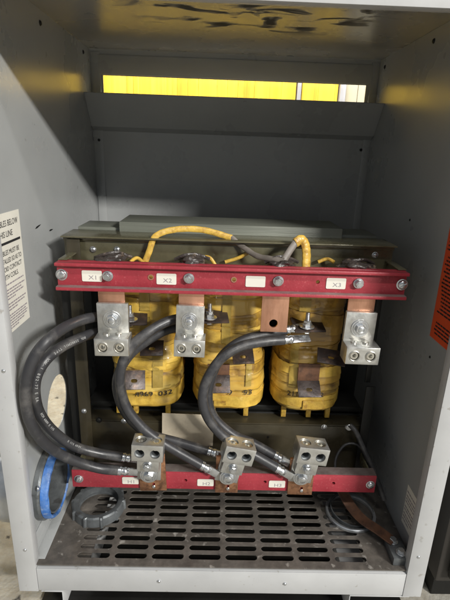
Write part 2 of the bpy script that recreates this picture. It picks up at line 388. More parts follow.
# seam flanges of the side walls along the floor
for xx, s in ((XL, 1),):
    bm = BM(); bx(bm, (min(xx+s*.0005, xx+s*.022), .014, .0006), (max(xx+s*.0005, xx+s*.022), .6, .0022), .0004)
    bx(bm, (min(xx+s*.0004, xx+s*.002), .02, .0024), (max(xx+s*.0004, xx+s*.002), .6, .03 if s < 0 else .045), .0004)
    part('floor_flange', bm, M['paint'], enc)
# feet: folded channels
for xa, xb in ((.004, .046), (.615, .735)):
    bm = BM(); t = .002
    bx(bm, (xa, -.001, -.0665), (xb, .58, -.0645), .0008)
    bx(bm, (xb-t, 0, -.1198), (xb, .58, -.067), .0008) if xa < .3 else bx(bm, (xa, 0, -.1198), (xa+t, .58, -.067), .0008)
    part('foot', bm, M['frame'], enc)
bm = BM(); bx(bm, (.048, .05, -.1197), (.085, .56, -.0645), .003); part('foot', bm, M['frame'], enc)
# sheet metal screws
def screw(parent, p, axis, r, m='zinc', slot=True, name='screw', h=None, ang=.6):
    a = Vector(axis).normalized(); h = h or r*.5
    bm = BM(); lathe(bm, [(0, h), (r*.5, h*.97), (r*.85, h*.7), (r, h*.25), (r, 0)], 24, p, a)
    lathe(bm, [(r*1.35, 0), (r*1.35, h*.15), (r*.9, h*.2)], 24, p, a)
    if slot:
        B = basis(a); c = BM(); box(c, Vector(p)+a*h, (r*2.2, r*.28, h*.7), rot=B @ Matrix.Rotation(ang, 3, 'Z'))
        bmesh.ops.holes_fill(bm, edges=bm.edges)
    me = None
    if slot: me = cut_safe(bm, c)
    return part(name, me if me else bm, M[m], parent)
def cut_safe(a, b): return cut(a, b)
def pan(parent, p, axis, r, m='zinc', name='screw', slot=True, ang=.6):
    """domed screw head on a thin washer"""
    a = Vector(axis).normalized(); bm = BM()
    lathe(bm, [(0, -.001), (r*1.25, -.001), (r*1.25, r*.12), (r, r*.14), (r*.98, r*.4), (r*.8, r*.62), (r*.45, r*.72), (0, r*.75)], 24, p, a)
    if slot:
        B = basis(a); c = BM(); box(c, Vector(p)+a*r*.75, (r*1.9, r*.24, r*.5), rot=B @ Matrix.Rotation(ang, 3, 'Z'))
        return part(name, cut(bm, c), M[m], parent)
    return part(name, bm, M[m], parent)
for pxy in ((3.5, 371), (25, 550), (159, 581.5), (285, 584), (418.5, 557)):
    v = U(pxy[0], pxy[1], -.002); pan(enc, v, (0, -1, 0), .0028, 'zinc', ang=random.uniform(0, 3))
for pxy in ((40, 23), (83, 52)): pan(enc, UXp(pxy[0], pxy[1], XL), (1, 0, 0), .004, 'dark', slot=False)
for pxy in ((434, 41), (385, 67), (410, 220), (430, 357)): pan(enc, UXp(pxy[0], pxy[1], XR), (-1, 0, 0), .004 if pxy[1] < 100 else .0022, 'dark', slot=False)
for pxy in ((99, 140), (106, 125.5), (361, 150), (358.5, 136.5)): pan(enc, U(pxy[0], pxy[1], DP-.0031), (0, -1, 0), .003, 'dark' if pxy[1] in (140, 150) else 'zinc')  # zinc heads stand in for pinholes of light in the back panel

for (a_, b_) in (((35, 229), (41, 224)), ((49, 231), (53, 229)), ((24, 372), (27, 369))):
    A_, B_ = UXp(*a_, XL), UXp(*b_, XL); bm = BM(); d_ = B_-A_; L_ = d_.length
    q = [(0, 0), (.25, .0022), (.6, .0016), (1, 0), (.7, -.0012), (.3, -.0016)]; dn = d_.normalized(); nn = Vector((1, 0, 0)).cross(dn)
    bm.faces.new([bm.verts.new(A_+dn*L_*u+nn*v+Vector((.0004, 0, 0))) for u, v in q]); part('paint_chip', bm, M['dark'], left, smooth=False)
# ------------------------------------------------------------------ labels on the walls
def WL(y, z, off=.0006, side=1):       # matrix for text lying on a side wall
    X = XL+off if side > 0 else XR-off
    if side > 0: Bm = Matrix(((0, 0, 1), (1, 0, 0), (0, 1, 0)))      # text x -> +Y, text y -> +Z, normal +X
    else: Bm = Matrix(((0, 0, -1), (-1, 0, 0), (0, 1, 0)))
    return Matrix.Translation((X, y, z)) @ Bm.to_4x4()
lab = thing('instruction_label', 'white paper label with black printed cable instructions on the left wall', 'label', (XL, .065, .565))
Y0, Y1, Z0, Z1 = .018, .111, .468, .664
bm = BM(); bx(bm, (XL+.0002, Y0, Z0), (XL+.0007, Y1, Z1)); part('paper', bm, M['paper'], lab)
bm = BM(); cy = (Y0+Y1)/2-.003
def line(s, z, size, width, yc=cy):
    me = text_mesh(s, size, .0001); xsv = [v.co.x for v in me.vertices]; wd = max(xsv)-min(xsv)
    me.transform(WL(yc, z, .0009) @ Matrix.Diagonal((width/wd, 1, 1, 1))); bm.from_mesh(me); bpy.data.meshes.remove(me)
line('CABLES BELOW', .647, .014, .080); line('THIS LINE', .630, .014, .052, cy-.009)
bx(bm, (XL+.0008, Y0+.002, .6145), (XL+.0011, Y1-.006, .6185))
line('CABLES MUST BE', .601, .0115, .074, cy-.002); line('INSTALLED SO AS TO', .588, .0115, .082); line('AVOID CONTACT', .575, .0115, .078, cy); line('WITH COILS.', .562, .0115, .060, cy-.007)
part('lettering', bm, M['ink'], lab, smooth=False)
bm = BM(); rr = random.Random(3)
for z, l in [(.550, .95), (.541, .98), (.536, .8), (.531, .9), (.526, .5), (.517, .97), (.512, .9), (.507, .55), (.498, .98), (.4935, .9), (.489, .97), (.4845, .93), (.480, .8), (.4755, .5)]:
    y = Y0+.005; end = Y0+.005+(Y1-Y0-.01)*l
    while y < end:
        q = rr.uniform(.004, .011); bx(bm, (XL+.0008, y, z-.0011), (XL+.001, min(y+q, end), z+.0011)); y += q+.0016
part('fine_print', bm, M['pale_ink'], lab, smooth=False)

lab = thing('warning_label', 'red orange warning label with black fine print on the right wall', 'label', (XR, .06, .56))
bm = BM(); bx(bm, (XR-.0007, .0195, .449), (XR-.0002, .121, .70)); part('paper', bm, M['orange'], lab)
bm = BM(); z = .686; rr = random.Random(5)
while z > .46:
    if not .485 < z < .497:
        y = .026; end = .026+rr.uniform(.075, .09)
        while y < end: q = rr.uniform(.006, .014); bx(bm, (XR-.001, y, z-.0015), (XR-.0008, min(y+q, end), z+.0015)); y += q+.0016
    z -= .0068
part('fine_print', bm, M['ink'], lab, smooth=False)

lab = thing('specification_label', 'small grey white label with blurred print low on the right wall', 'label', (XR, .067, .08))
bm = BM(); bx(bm, (XR-.0007, .036, .034), (XR-.0002, .095, .127)); part('paper', bm, M['paper'], lab)
bm = BM(); rr = random.Random(9)
for z, l in [(.113, .8), (.103, .9), (.096, .85), (.089, .9), (.077, .9), (.070, .8), (.060, .95), (.053, .85), (.045, .6)]:
    y = .092; end = .092-.05*l
    while y > end: q = rr.uniform(.005, .012); bx(bm, (XR-.001, max(y-q, end), z-.0014), (XR-.0008, y, z+.0014)); y -= q+.0016
part('fine_print', bm, M['pale_ink'], lab, smooth=False)

# ------------------------------------------------------------------ transformer
tr = thing('transformer', 'dry type three coil transformer with yellow taped coils and olive core clamps', 'transformer', (.36, .28, 0))
core = None
bm = BM()
xa, xb = U(119, 223, .25).x, U(343, 228, .25).x; zt = U(225, 225, .25).z
bx(bm, (xa, .25, .53), (xb, .36, zt), .0015)
core = part('core', bm, M['core'], tr)
bm = BM(); xa2, xb2 = U(78, 228, .262).x, U(377, 236, .262).x; zt2 = U(225, 231, .262).z
bx(bm, (xa2, .262, .53), (xa-.0005, .348, zt2), .0015); part('yoke_step', bm, M['core'], core)
bm = BM(); bx(bm, (xb+.0005, .262, .53), (xb2, .348, zt2), .0015); part('yoke_step', bm, M['core'], core)
bm = BM(); bx(bm, (.055, .24, .085), (.685, .35, .2), .002); part('yoke_step', bm, M['dark'], core)
bm = BM(); bx(bm, (.03, .372, .03), (.70, .378, .585), .001); part('gap_shade_panel', bm, M['dark'], tr)  # added near-black panel, hides the lit back wall behind the coil gaps
# upper clamp channel
cxa, cxb = U(60, 236, .18).x, U(398, 247, .18).x; cz = U(225, 241, .18).z
bm = BM(); bx(bm, (cxa, .2, .548), (cxb, .206, cz-.0035), .001); bx(bm, (cxa, .180, cz-.003), (cxb, .262, cz), .001); bx(bm, (cxa, .195, cz-.012), (cxb, .1995, cz-.0035), .001)
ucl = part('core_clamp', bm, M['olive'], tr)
for pxy in ((93, 249.5), (117, 249.5), (375, 255)):
    pan(ucl, U(pxy[0], pxy[1], .1995), (0, -1, 0), .005, 'zinc', name='bolt', slot=False)
# lower clamp
lz = .197; bm = BM(); lxa, lxb = U(84, 420, .2).x, U(366, 420, .2).x
bx(bm, (lxa, .198, .045), (lxb, .204, lz-.004), .001); bx(bm, (lxa, .198, lz-.0035), (lxb, .262, lz), .001)
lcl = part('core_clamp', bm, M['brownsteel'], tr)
for pxy in ((99, 420), (124, 421), (324, 427), (348, 427), (302, 449), (268, 437)):
    pan(lcl, U(pxy[0], pxy[1], .1975), (0, -1, 0), .0052 if pxy[0] not in (302, 268) else .002, 'zinc' if pxy[0] in (124, 324, 348) else 'dark', name='bolt', slot=False)
bm = BM(); bx(bm, (lxa, .240, .205), (lxb, .32, .218), .002); part('coil_support', bm, M['dark'], tr)
# vertical corner angles
for a, b in (((80, 300), (92, 300)),):
    xx = U(86, 420, .195).x
    bm = BM(); bx(bm, (xx-.012, .188, .03), (xx+.014, .1915, .60), .0008); bx(bm, (xx-.012, .192, .03), (xx-.009, .225, .60), .0008)
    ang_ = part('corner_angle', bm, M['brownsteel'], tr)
    pan(ang_, U(84, 411, .1878), (0, -1, 0), .0045, 'zinc', name='bolt', slot=False)
bm = BM(); bx(bm, (lxb-.014, .188, .03), (lxb+.006, .1915, .3), .0008); bx(bm, (cxb-.016, .207, .3), (cxb-.004, .2105, .56), .0008); part('corner_angle', bm, M['dark'], tr)
bm = BM(); xx = U(68, 300, .2).x; bx(bm, (xx-.012, .2, .04), (xx+.006, .204, .55), .0008); part('corner_angle', bm, M['dark'], tr)
# side brackets from the clamp to the terminal bars
for xx in (.048, .668):
    bm = BM(); bx(bm, (xx, .130, .552), (xx+.003, .1995, .572), .0006); bx(bm, (xx-.004, .13, .5725), (xx+.012, .1995, .5745), .0006)
    part('bracket', bm, M['olive'], tr)
    bm = BM(); bx(bm, (xx, .130, .108), (xx+.003, .1975, .132), .0006); part('bracket', bm, M['olive'], tr)

# coils
CY, CB, CN = .272, .082, 3.2
BANDS = {}
def bands(seed):
    if seed not in BANDS:
        q = random.Random(int(seed*10)); z = .20; L = []
        while z < .62: h = q.choice((.016, .024, .036, .046)); L.append((z, h, q.uniform(-.015, .015), q.uniform(0, 6.3), q.uniform(.0012, .0046))); z += h
        BANDS[seed] = L
    return BANDS[seed]
def coil_surf(cx, a, th, z, seed):
    c, s = math.cos(th), math.sin(th)
    base = (abs(c/a)**CN + abs(s/CB)**CN)**(-1/CN)
    wob = .003*noise.noise(Vector((c*1.6+seed, s*1.6, z*8+seed*7)))
    r = base; g = 0; best = None
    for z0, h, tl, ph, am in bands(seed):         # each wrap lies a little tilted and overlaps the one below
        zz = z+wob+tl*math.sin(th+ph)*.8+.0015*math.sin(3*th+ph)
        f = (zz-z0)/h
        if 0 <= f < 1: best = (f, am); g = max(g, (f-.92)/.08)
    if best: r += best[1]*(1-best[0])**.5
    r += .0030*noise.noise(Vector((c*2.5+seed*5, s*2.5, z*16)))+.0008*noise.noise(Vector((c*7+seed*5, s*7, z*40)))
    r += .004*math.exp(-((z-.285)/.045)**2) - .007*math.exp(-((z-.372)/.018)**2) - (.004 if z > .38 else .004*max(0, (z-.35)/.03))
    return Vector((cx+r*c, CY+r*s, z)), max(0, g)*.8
ZB, ZT = .236, .546
def make_coil(cx, a, seed, k):
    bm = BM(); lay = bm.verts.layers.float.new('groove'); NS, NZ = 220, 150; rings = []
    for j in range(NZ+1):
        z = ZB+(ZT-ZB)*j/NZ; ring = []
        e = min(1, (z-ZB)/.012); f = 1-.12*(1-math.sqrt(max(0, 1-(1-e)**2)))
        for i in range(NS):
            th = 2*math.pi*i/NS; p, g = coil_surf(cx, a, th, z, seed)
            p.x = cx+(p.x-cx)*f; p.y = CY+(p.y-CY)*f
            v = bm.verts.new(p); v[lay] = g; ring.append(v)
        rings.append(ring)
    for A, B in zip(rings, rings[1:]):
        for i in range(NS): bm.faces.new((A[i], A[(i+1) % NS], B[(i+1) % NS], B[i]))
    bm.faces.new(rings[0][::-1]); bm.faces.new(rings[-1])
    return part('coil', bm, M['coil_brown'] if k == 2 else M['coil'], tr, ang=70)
def front(cx, a, seed, x, z, off):
    lo, hi = -math.pi+.02, -.02          # find the angle whose point has this x
    for _ in range(28):
        m = (lo+hi)/2
        if coil_surf(cx, a, m, z, seed)[0].x < x: lo = m
        else: hi = m
    p = coil_surf(cx, a, (lo+hi)/2, z, seed)[0]; return Vector((x, p.y-off, z))
coilX = [U(150, 385, .26).x, U(228, 385, .26).x, U(303, 385, .26).x]
COILS = []
for k, cx in enumerate(coilX):
    a = (.0715, .0735, .0695)[k]; o = make_coil(cx, a, k+1.3, k); o['label'] = ['leftmost yellow taped coil', 'middle yellow taped coil', 'rightmost yellow taped coil, stained darker brown'][k]
    COILS.append((cx, a, k+1.3, o))
def patch(k, px0, px1, py0, py1, m, name, off=.0034, nx=10, nz=40):
    cx, a, sd, o = COILS[k]; bm = BM(); x0, x1 = U(px0, (py0+py1)/2, .19).x, U(px1, (py0+py1)/2, .19).x; z1, z0 = U((px0+px1)/2, py0, .19).z, U((px0+px1)/2, py1, .19).z
    G = [[bm.verts.new(front(cx, a, sd, x0+(x1-x0)*i/nx, z0+(z1-z0)*j/nz, off)) for i in range(nx+1)] for j in range(nz+1)]
    for j in range(nz):
        for i in range(nx): bm.faces.new((G[j][i], G[j][i+1], G[j+1][i+1], G[j+1][i]))
    r = bmesh.ops.extrude_face_region(bm, geom=bm.faces[:])
    for v in r['geom']:
        if isinstance(v, bmesh.types.BMVert): v.co.y += .0014
    bmesh.ops.recalc_face_normals(bm, faces=bm.faces)
    return part(name, bm, m, o, ang=60)
patch(0, 153, 163, 350, 386, M['tape'], 'tape_strip'); patch(0, 140, 150, 292, 335, M['tape'], 'tape_strip')
patch(1, 222, 231, 294, 345, M['tape'], 'tape_strip'); patch(1, 246, 252, 350, 385, M['tape'], 'tape_strip')
patch(2, 300, 311, 296, 312, M['tape'], 'tape_strip'); patch(2, 290, 298, 344, 386, M['tape'], 'tape_strip')
patch(2, 302, 334, 399, 407, M['lead'], 'tape_strip', off=.0042); patch(1, 214, 226, 399, 404, M['lead'], 'tape_strip', off=.0042)
M['tape_pale'] = mat('pale_yellow_tape', (.68, .45, .075), .40, 0, .2, 20, bump=.25, bscale=40, coat=.5, col2=(.45, .26, .04), thr=(.46, .7))
M['tape_amber'] = mat('amber_tape', (.46, .27, .04), .4, 0, .25, 20, bump=.25, bscale=50, coat=.7, col2=(.24, .13, .03), thr=(.48, .68))
def wrap(k, z0, h, tilt, ph, m, off=.0016, a0=-math.pi, a1=0.0):
    cx, a, sd, o = COILS[k]; bm = BM(); n = 150; nz_ = 8; q = random.Random(k*7+int(z0*1000)); G = []
    for i in range(n+1):
        th = a0+(a1-a0)*i/n; rg = []
        zc = z0+tilt*math.sin(th+ph); hh = h*(1+.10*noise.noise(Vector((th*2+k, z0*9, 0)))); eo = .0012*noise.noise(Vector((th*9, z0*30, k)))
        for side in (0, 1):
            for j in range(nz_+1):
                f = j/nz_ if side == 0 else 1-j/nz_
                z = zc+hh*(f-.5)+eo; p, g = coil_surf(cx, a, th, z, sd)
                p2, g = coil_surf(cx, a, th, zc, sd); d = Vector((math.cos(th), math.sin(th), 0))
                r1 = max((p-Vector((cx, CY, z))).length, (p2-Vector((cx, CY, zc))).length)*.75+.25*(p-Vector((cx, CY, z))).length
                w_ = Vector((cx, CY, z))+d*(r1+(off if side == 0 else off-.002))
                rg.append(bm.verts.new(w_))
        G.append(rg)
    L = len(G[0])
    for A, B in zip(G, G[1:]):
        for j in range(L): bm.faces.new((A[j], A[(j+1) % L], B[(j+1) % L], B[j]))
    bm.faces.new(G[0]); bm.faces.new(G[-1][::-1]); bmesh.ops.recalc_face_normals(bm, faces=bm.faces)
    part('tape_wrap', bm, M[m], o, ang=50)
for k, lst in enumerate((
    ((.515, .034, .006, .4, 'tape_pale'), (.455, .040, -.012, 1.0, 'tape_pale'), (.405, .022, .010, .2, 'tape_amber'), (.345, .024, -.007, 2.0, 'tape_pale'), (.262, .028, .004, 1.2, 'tape_pale')),
    ((.510, .040, -.006, .9, 'tape_pale'), (.450, .030, .014, .3, 'tape_amber'), (.400, .026, -.008, 1.4, 'tape_pale'), (.335, .020, .006, .6, 'tape_amber'), (.258, .026, -.003, 1.0, 'tape_pale')),
    ((.500, .036, .008, .2, 'tape_amber'), (.440, .042, -.010, 1.6, 'tape_amber'), (.385, .026, .012, .5, 'tape_amber'), (.330, .022, -.006, .7, 'tape_pale'), (.262, .024, .004, 1.9, 'tape_pale')))):
    for z0, h, tl, ph, mm in lst: wrap(k, z0, h, tl, ph, mm)
def stamp(k, s, pxc, pyc, size, sx=1.0):
    cx, a, sd, o = COILS[k]; me = text_mesh(s, size, .0004); bm = BM(); bm.from_mesh(me); bpy.data.meshes.remove(me)
    bmesh.ops.subdivide_edges(bm, edges=[e for e in bm.edges if e.calc_length() > .004], cuts=2)
    c = U(pxc, pyc, .188)
    for v in bm.verts:
        x, z = c.x+v.co.x*sx, c.z+v.co.y; p = front(cx, a, sd, x, c.z, .0050+v.co.z); p.z = z; v.co = p
    part('stamped_number', bm, M['ink'], o, smooth=False)
stamp(0, '4969  032', 154, 392.5, .0155, 1.25); stamp(1, '9    93', 240, 391, .017, 1.2); stamp(2, '211        12', 305, 393, .015, 1.1)
# wooden spacer sticks under the coils
for k, lst in enumerate(((119, 136, 168), (213, 246), (284, 309, 328))):
    for v in lst:
        t_ = U(v, 405, .225); bm = BM(); bx(bm, (t_.x-.0055, .222, .2), (t_.x+.0055, .232, .25), .001); part('spacer', bm, M['lead'], COILS[k][3])
# tabs with bolt holes
def tab(k, px, py, w, ln, Yb, yaw=0, slope=-.5, roll=0, strap=None):
    """flag of flat bar standing out of the coil towards the viewer, its hole near the middle"""
    c = U(px, py, Yb); rot = Matrix.Rotation(yaw, 3, 'Z') @ Matrix.Rotation(roll, 3, 'Y') @ Matrix.Rotation(slope, 3, 'X')
    bm = BM(); box(bm, (0, 0, 0), (w, ln, .003), .0006); cc = BM(); rg = [[cc.verts.new((sx*.0028+.0038*math.cos(q_), -.002+.0038*math.sin(q_), zz)) for sx, qs in ((1, range(-4, 5)), (-1, range(4, 13))) for q_ in [k_*math.pi/8 for k_ in qs]] for zz in (-.01, .01)]
    for k_ in range(18): cc.faces.new((rg[0][k_], rg[0][(k_+1) % 18], rg[1][(k_+1) % 18], rg[1][k_]))
    cc.faces.new(rg[0][::-1]); cc.faces.new(rg[1])
    me = cut(bm, cc); me.transform(Matrix.Translation(c) @ rot.to_4x4())
    t_ = part('terminal_tab', me, M['tab'], COILS[k][3])
    if strap:
        bm = BM(); q = c + rot @ Vector((0, ln/2-.0015, .0)); h = strap
        box(bm, q + Vector((0, .002, h/2)), (w*.95, .003, h), .0006, rot=Matrix.Rotation(yaw, 3, 'Z')); part('riser', bm, M['strap'], t_)
tab(0, 152, 348, .046, .036, .170, .05, .62); tab(0, 134, 380, .046, .040, .165, .30, .95, .12)
tab(1, 243, 356, .044, .036, .172, .10, .62); tab(1, 218.5, 384, .048, .038, .166, .05, .85, 0, .026)
tab(2, 309, 389, .048, .036, .166, .04, .72, 0, .04); tab(2, 331, 357, .056, .036, .163, -.12, .55, .1)
# stud terminals
def stud(k, px, py, Y, plate=(.056, .046)):
    c = U(px, py, Y)
    bm = BM(); box(bm, c+Vector((.004, .012, -.004)), (plate[0], plate[1], .004), .001, rot=Matrix.Rotation(.12, 3, 'Z') @ Matrix.Rotation(.3, 3, 'X'))
    t_ = part('terminal_plate', bm, M['tab'], COILS[k][3])
    bm = BM(); cyl(bm, c+Vector((0, 0, -.004)), (0, 0, 1), .0150, .002, 32, ch=.0004); cyl(bm, c+Vector((0, 0, -.002)), (0, 0, 1), .0088, .007, 6, ch=.0008)
    lathe(bm, [(.0045, .004)]+[(.0045 if q % 2 else .0039, .005+q*.00095) for q in range(22)]+[(.0035, .0265), (0, .0268)], 20, c, (0, 0, 1)); cyl(bm, c+Vector((0, 0, .005)), (0, 0, 1), .0078, .006, 6, hex0=.4, ch=.0008)
    cyl(bm, c+Vector((0, 0, -.016)), (0, 0, 1), .008, .008, 6, ch=.0008)
    part('stud', bm, M['zinc'], t_)
stud(0, 130, 318, .165); stud(1, 209.5, 316, .165, (.066, .046)); stud(2, 307, 325, .17, (.064, .046))

# leads along the top
bm = BM(); pts = catmull([U(*p) for p in ((143, 268, .18), (149, 252, .185), (156, 236, .19), (176, 229.5, .20), (203, 230, .205), (232, 238, .20))], 14)
tube(bm, pts, .006, 14, .5, rf=lambda t: 1+.03*math.sin(t*70)); part('taped_lead', bm, M['lead'], tr)
bm = BM(); pts = catmull([U(*p) for p in ((231, 237.5, .20), (243, 247, .19), (257, 256, .17), (272, 259, .15), (284, 261, .142))], 10)
tube(bm, pts, .0055, 14, .5, rf=lambda t: 1+.05*math.sin(t*40)); part('sleeved_lead', bm, M['greylead'], tr)
bm = BM(); pts = catmull([U(*p) for p in ((283, 262, .143), (289, 252, .155), (296, 242, .165))], 10)
tube(bm, pts, .0065, 14, .45); part('sleeved_lead', bm, M['greylead'], tr)
bm = BM(); pts = catmull([U(*p) for p in ((295, 243, .165), (301, 239.5, .17), (305, 244, .172), (306.5, 254, .17), (306, 268, .165))], 18)
tube(bm, pts, .0085, 14, .6, rf=lambda t: 1+.08*abs(math.sin(t*26))); part('taped_lead', bm, M['lead'], tr)
for pp in (((225, 262, .19), (238, 258, .192), (250, 252, .19)), ((318, 262, .19), (327, 259, .19), (334, 262, .18)), ((130, 262, .17), (137, 258, .185), (144, 263, .18)), ((203, 257, .17), (210, 258, .18), (217, 268, .18))):
    bm = BM(); tube(bm, catmull([U(*p) for p in pp], 8), .0035, 10); part('wire', bm, M['lead'], tr)

# ------------------------------------------------------------------ terminal bars
BX0, BX1, BY = .043, .679, .11
def bolt_head(parent, p, r=.0085, wr=.0135, name='bolt', m='zinc', a0=0, world=True):
    bm = BM(); cyl(bm, p, (0, -1, 0), wr, .0022, 36, ch=.0005); cyl(bm, Vector(p)+Vector((0, -.0022, 0)), (0, -1, 0), wr*.8, .0018, 36, ch=.0005)
    cyl(bm, Vector(p)+Vector((0, -.004, 0)), (0, -1, 0), r, .0065, 6, hex0=a0, ch=.0009)
    lathe(bm, [(r*.62, .0066), (r*.55, .0071), (0, .0071)], 24, Vector(p)+Vector((0, -.004, 0)), (0, -1, 0))
    return part(name, bm, M[m], parent, world=world)
def sticker(bar, px, py, s, w=.036, h=.0205, Y=.1215):
    c = U(px, py, Y); bm = BM(); box(bm, c+Vector((0, -.0004, 0)), (w, .0006, h), 0)
    bmesh.ops.bevel(bm, geom=[e for e in bm.edges if abs(e.verts[0].co.y-e.verts[1].co.y) > .0003], offset=.0022, segments=3, affect='EDGES', profile=.5)
    o = part('sticker', bm, M['paper'], bar)
    if s:
        bm = BM(); add_text(bm, s, .011, Matrix.Translation(c+Vector((.002, -.0008, -.003))) @ Matrix.Rotation(R(90), 4, 'X'), .0001, 1.25)
        part('lettering', bm, M['pale_ink'], o, smooth=False)
    return o
def bar(name, label, z0, z1, holes, low=False):
    t = thing(name, label, 'terminal bar', ((BX0+BX1)/2, BY, z0))
    bm = BM(); bx(bm, (BX0, BY+.012, z0+.0005), (BX1, BY+.018, z1-.0005), .0008)
    if low:
        bm.free(); bm = BM(); bx(bm, (BX0, BY-.001, z0), (BX1, BY+.005, z1), .0012); bx(bm, (BX0, BY+.0052, z1-.006), (BX1, BY+.024, z1), .0012); bx(bm, (BX0, BY+.0052, z0), (BX1, BY+.035, z0+.006), .0012)
    else:
        bx(bm, (BX0, BY, z1-.006), (BX1, BY+.0118, z1), .0012); bx(bm, (BX0, BY-.002, z0), (BX1, BY+.0118, z0+.006), .0012)
        bx(bm, (BX0, BY+.0182, z1-.006), (BX1, BY+.030, z1), .0012)
    c = BM()
    for px in holes: v = U(*px, BY+.012); cyl(c, (v.x, BY-.01, (z0+z1)/2+.001), (0, 1, 0), .0036, .03, 20)
    b = part('channel', cut(bm, c), M['red'], t)
    bm = BM()
    if low: bx(bm, (BX0+.0005, BY+.001, z1+.0002), (BX1-.0005, BY+.024, z1+.001), 0)
    else: bx(bm, (BX0+.0005, BY-.001, z0+.0062), (BX1-.0005, BY+.0116, z0+.0070), 0)
    part('dusty_flange', bm, M['greydust'] if low else M['red_dusty'], b)
    return t, b
zt_, zb_ = U(225, 268, .11).z, U(225, 295, .11).z
ub, ubb = bar('terminal_bar', 'long red fibreglass bar with X stickers across the top of the coils', zb_, zt_, ((151, 277), (234, 279), (318, 281)))
zt2_, zb2_ = U(225, 473, .11).z, U(225, 489.5, .11).z
lb, lbb = bar('terminal_bar', 'red fibreglass bar with H stickers low above the slotted floor', zb2_, zt2_, ((186, 480), (264, 482), (331.5, 484)), True)
zc = (zt_+zb_)/2+.001
for px, s in ((62, 1), (403, 1)): pan(ub, (U(px, 278, .122).x, .1218, zc), (0, -1, 0), .0085, name='bolt', ang=.5)
for px in (108, 189, 278.5, 359): bolt_head(ub, Vector((U(px, 278, .122).x, .1218, zc)), .0075, .0098, a0=random.uniform(0, 1))
zc2 = (zt2_+zb2_)/2
for px in (79, 371): pan(lb, (U(px, 480, .109).x, .1088, zc2), (0, -1, 0), .0075, name='bolt', ang=.9)
for px in (151, 234): # brass eyelets
    bm = BM(); v = U(px, 278, .122); lathe(bm, [(.0034, -.003), (.0034, .001), (.0055, .001), (.0055, 0)], 24, (v.x, .1219, zc), (0, -1, 0)); part('eyelet', bm, M['copper'], ub)
sticker(ub, 92, 276, 'X1'); sticker(ub, 166.5, 279, 'X2'); sticker(ub, 255.5, 281.5, ''); sticker(ub, 336, 283.5, 'X3')
sticker(lb, 130.5, 480.5, 'H1', .034, .017, .1084); sticker(lb, 205.5, 482.5, 'H2', .034, .017, .1084); sticker(lb, 277, 484, 'H3', .034, .017, .1084)
# copper straps down from the upper bar
def strap(par, px, y1, w, z_top, hole=None, Y=.1285, tilt=0, m='copper'):
    c = U(px, y1, Y); bm = BM(); bx(bm, (c.x-w/2, Y, c.z), (c.x+w/2, Y+.004, z_top), .0007)
    if hole:
        h = U(*hole, Y); cc = BM(); cyl(cc, (h.x, Y-.01, h.z), (0, 1, 0), .0082, .03, 28); me = cut(bm, cc)
    else:
        me = bpy.data.meshes.new('s'); bm.to_mesh(me); bm.free()
    o = part('copper_strap', me, M[m], par); return o
sc_ = lambda a, b, y: (U(b, y, .1285)-U(a, y, .1285)).x
strap(ub, 113, 331, sc_(99.5, 126, 300), zt_-.004); strap(ub, 191, 331, sc_(178, 203.5, 300), zt_-.004)
o = strap(ub, 273.5, 332, sc_(261, 288, 310), zt_-.004, (273.5, 323.5)); o['label'] = 'bare copper strap with an empty bolt hole'
strap(ub, 357, 338, sc_(343, 370, 300), zt_-.004)
# varnished lead ends brazed to the straps above the bar
for i, (px, py, ww) in enumerate(((112, 259, .062), (191, 261, .055), (281, 264, .055), (358, 266, .072))):
    c = U(px, py, .155); bm = BM(); bmesh.ops.create_icosphere(bm, subdivisions=4, radius=1)
    for v in bm.verts:
        n = 1+.35*noise.noise(v.co*1.7+Vector((i*3, 0, 0)))+.12*noise.noise(v.co*5)
        v.co = c+Vector((v.co.x*ww/2*n, v.co.y*.022*n, v.co.z*.011*n+.003*math.sin(v.co.x*3+i)))
    part('brazed_lead', bm, M['burnt'], ub, ang=80)
    bm = BM(); tube(bm, catmull([c+Vector((-.03, 0, .002)), c+Vector((-.01, -.006, .010+.002*i % .005)), c+Vector((.012, 0, .012)), c+Vector((.034, .012, .002))], 8), .0035, 10, .7); part('brazed_lead', bm, M['burnt'], ub)

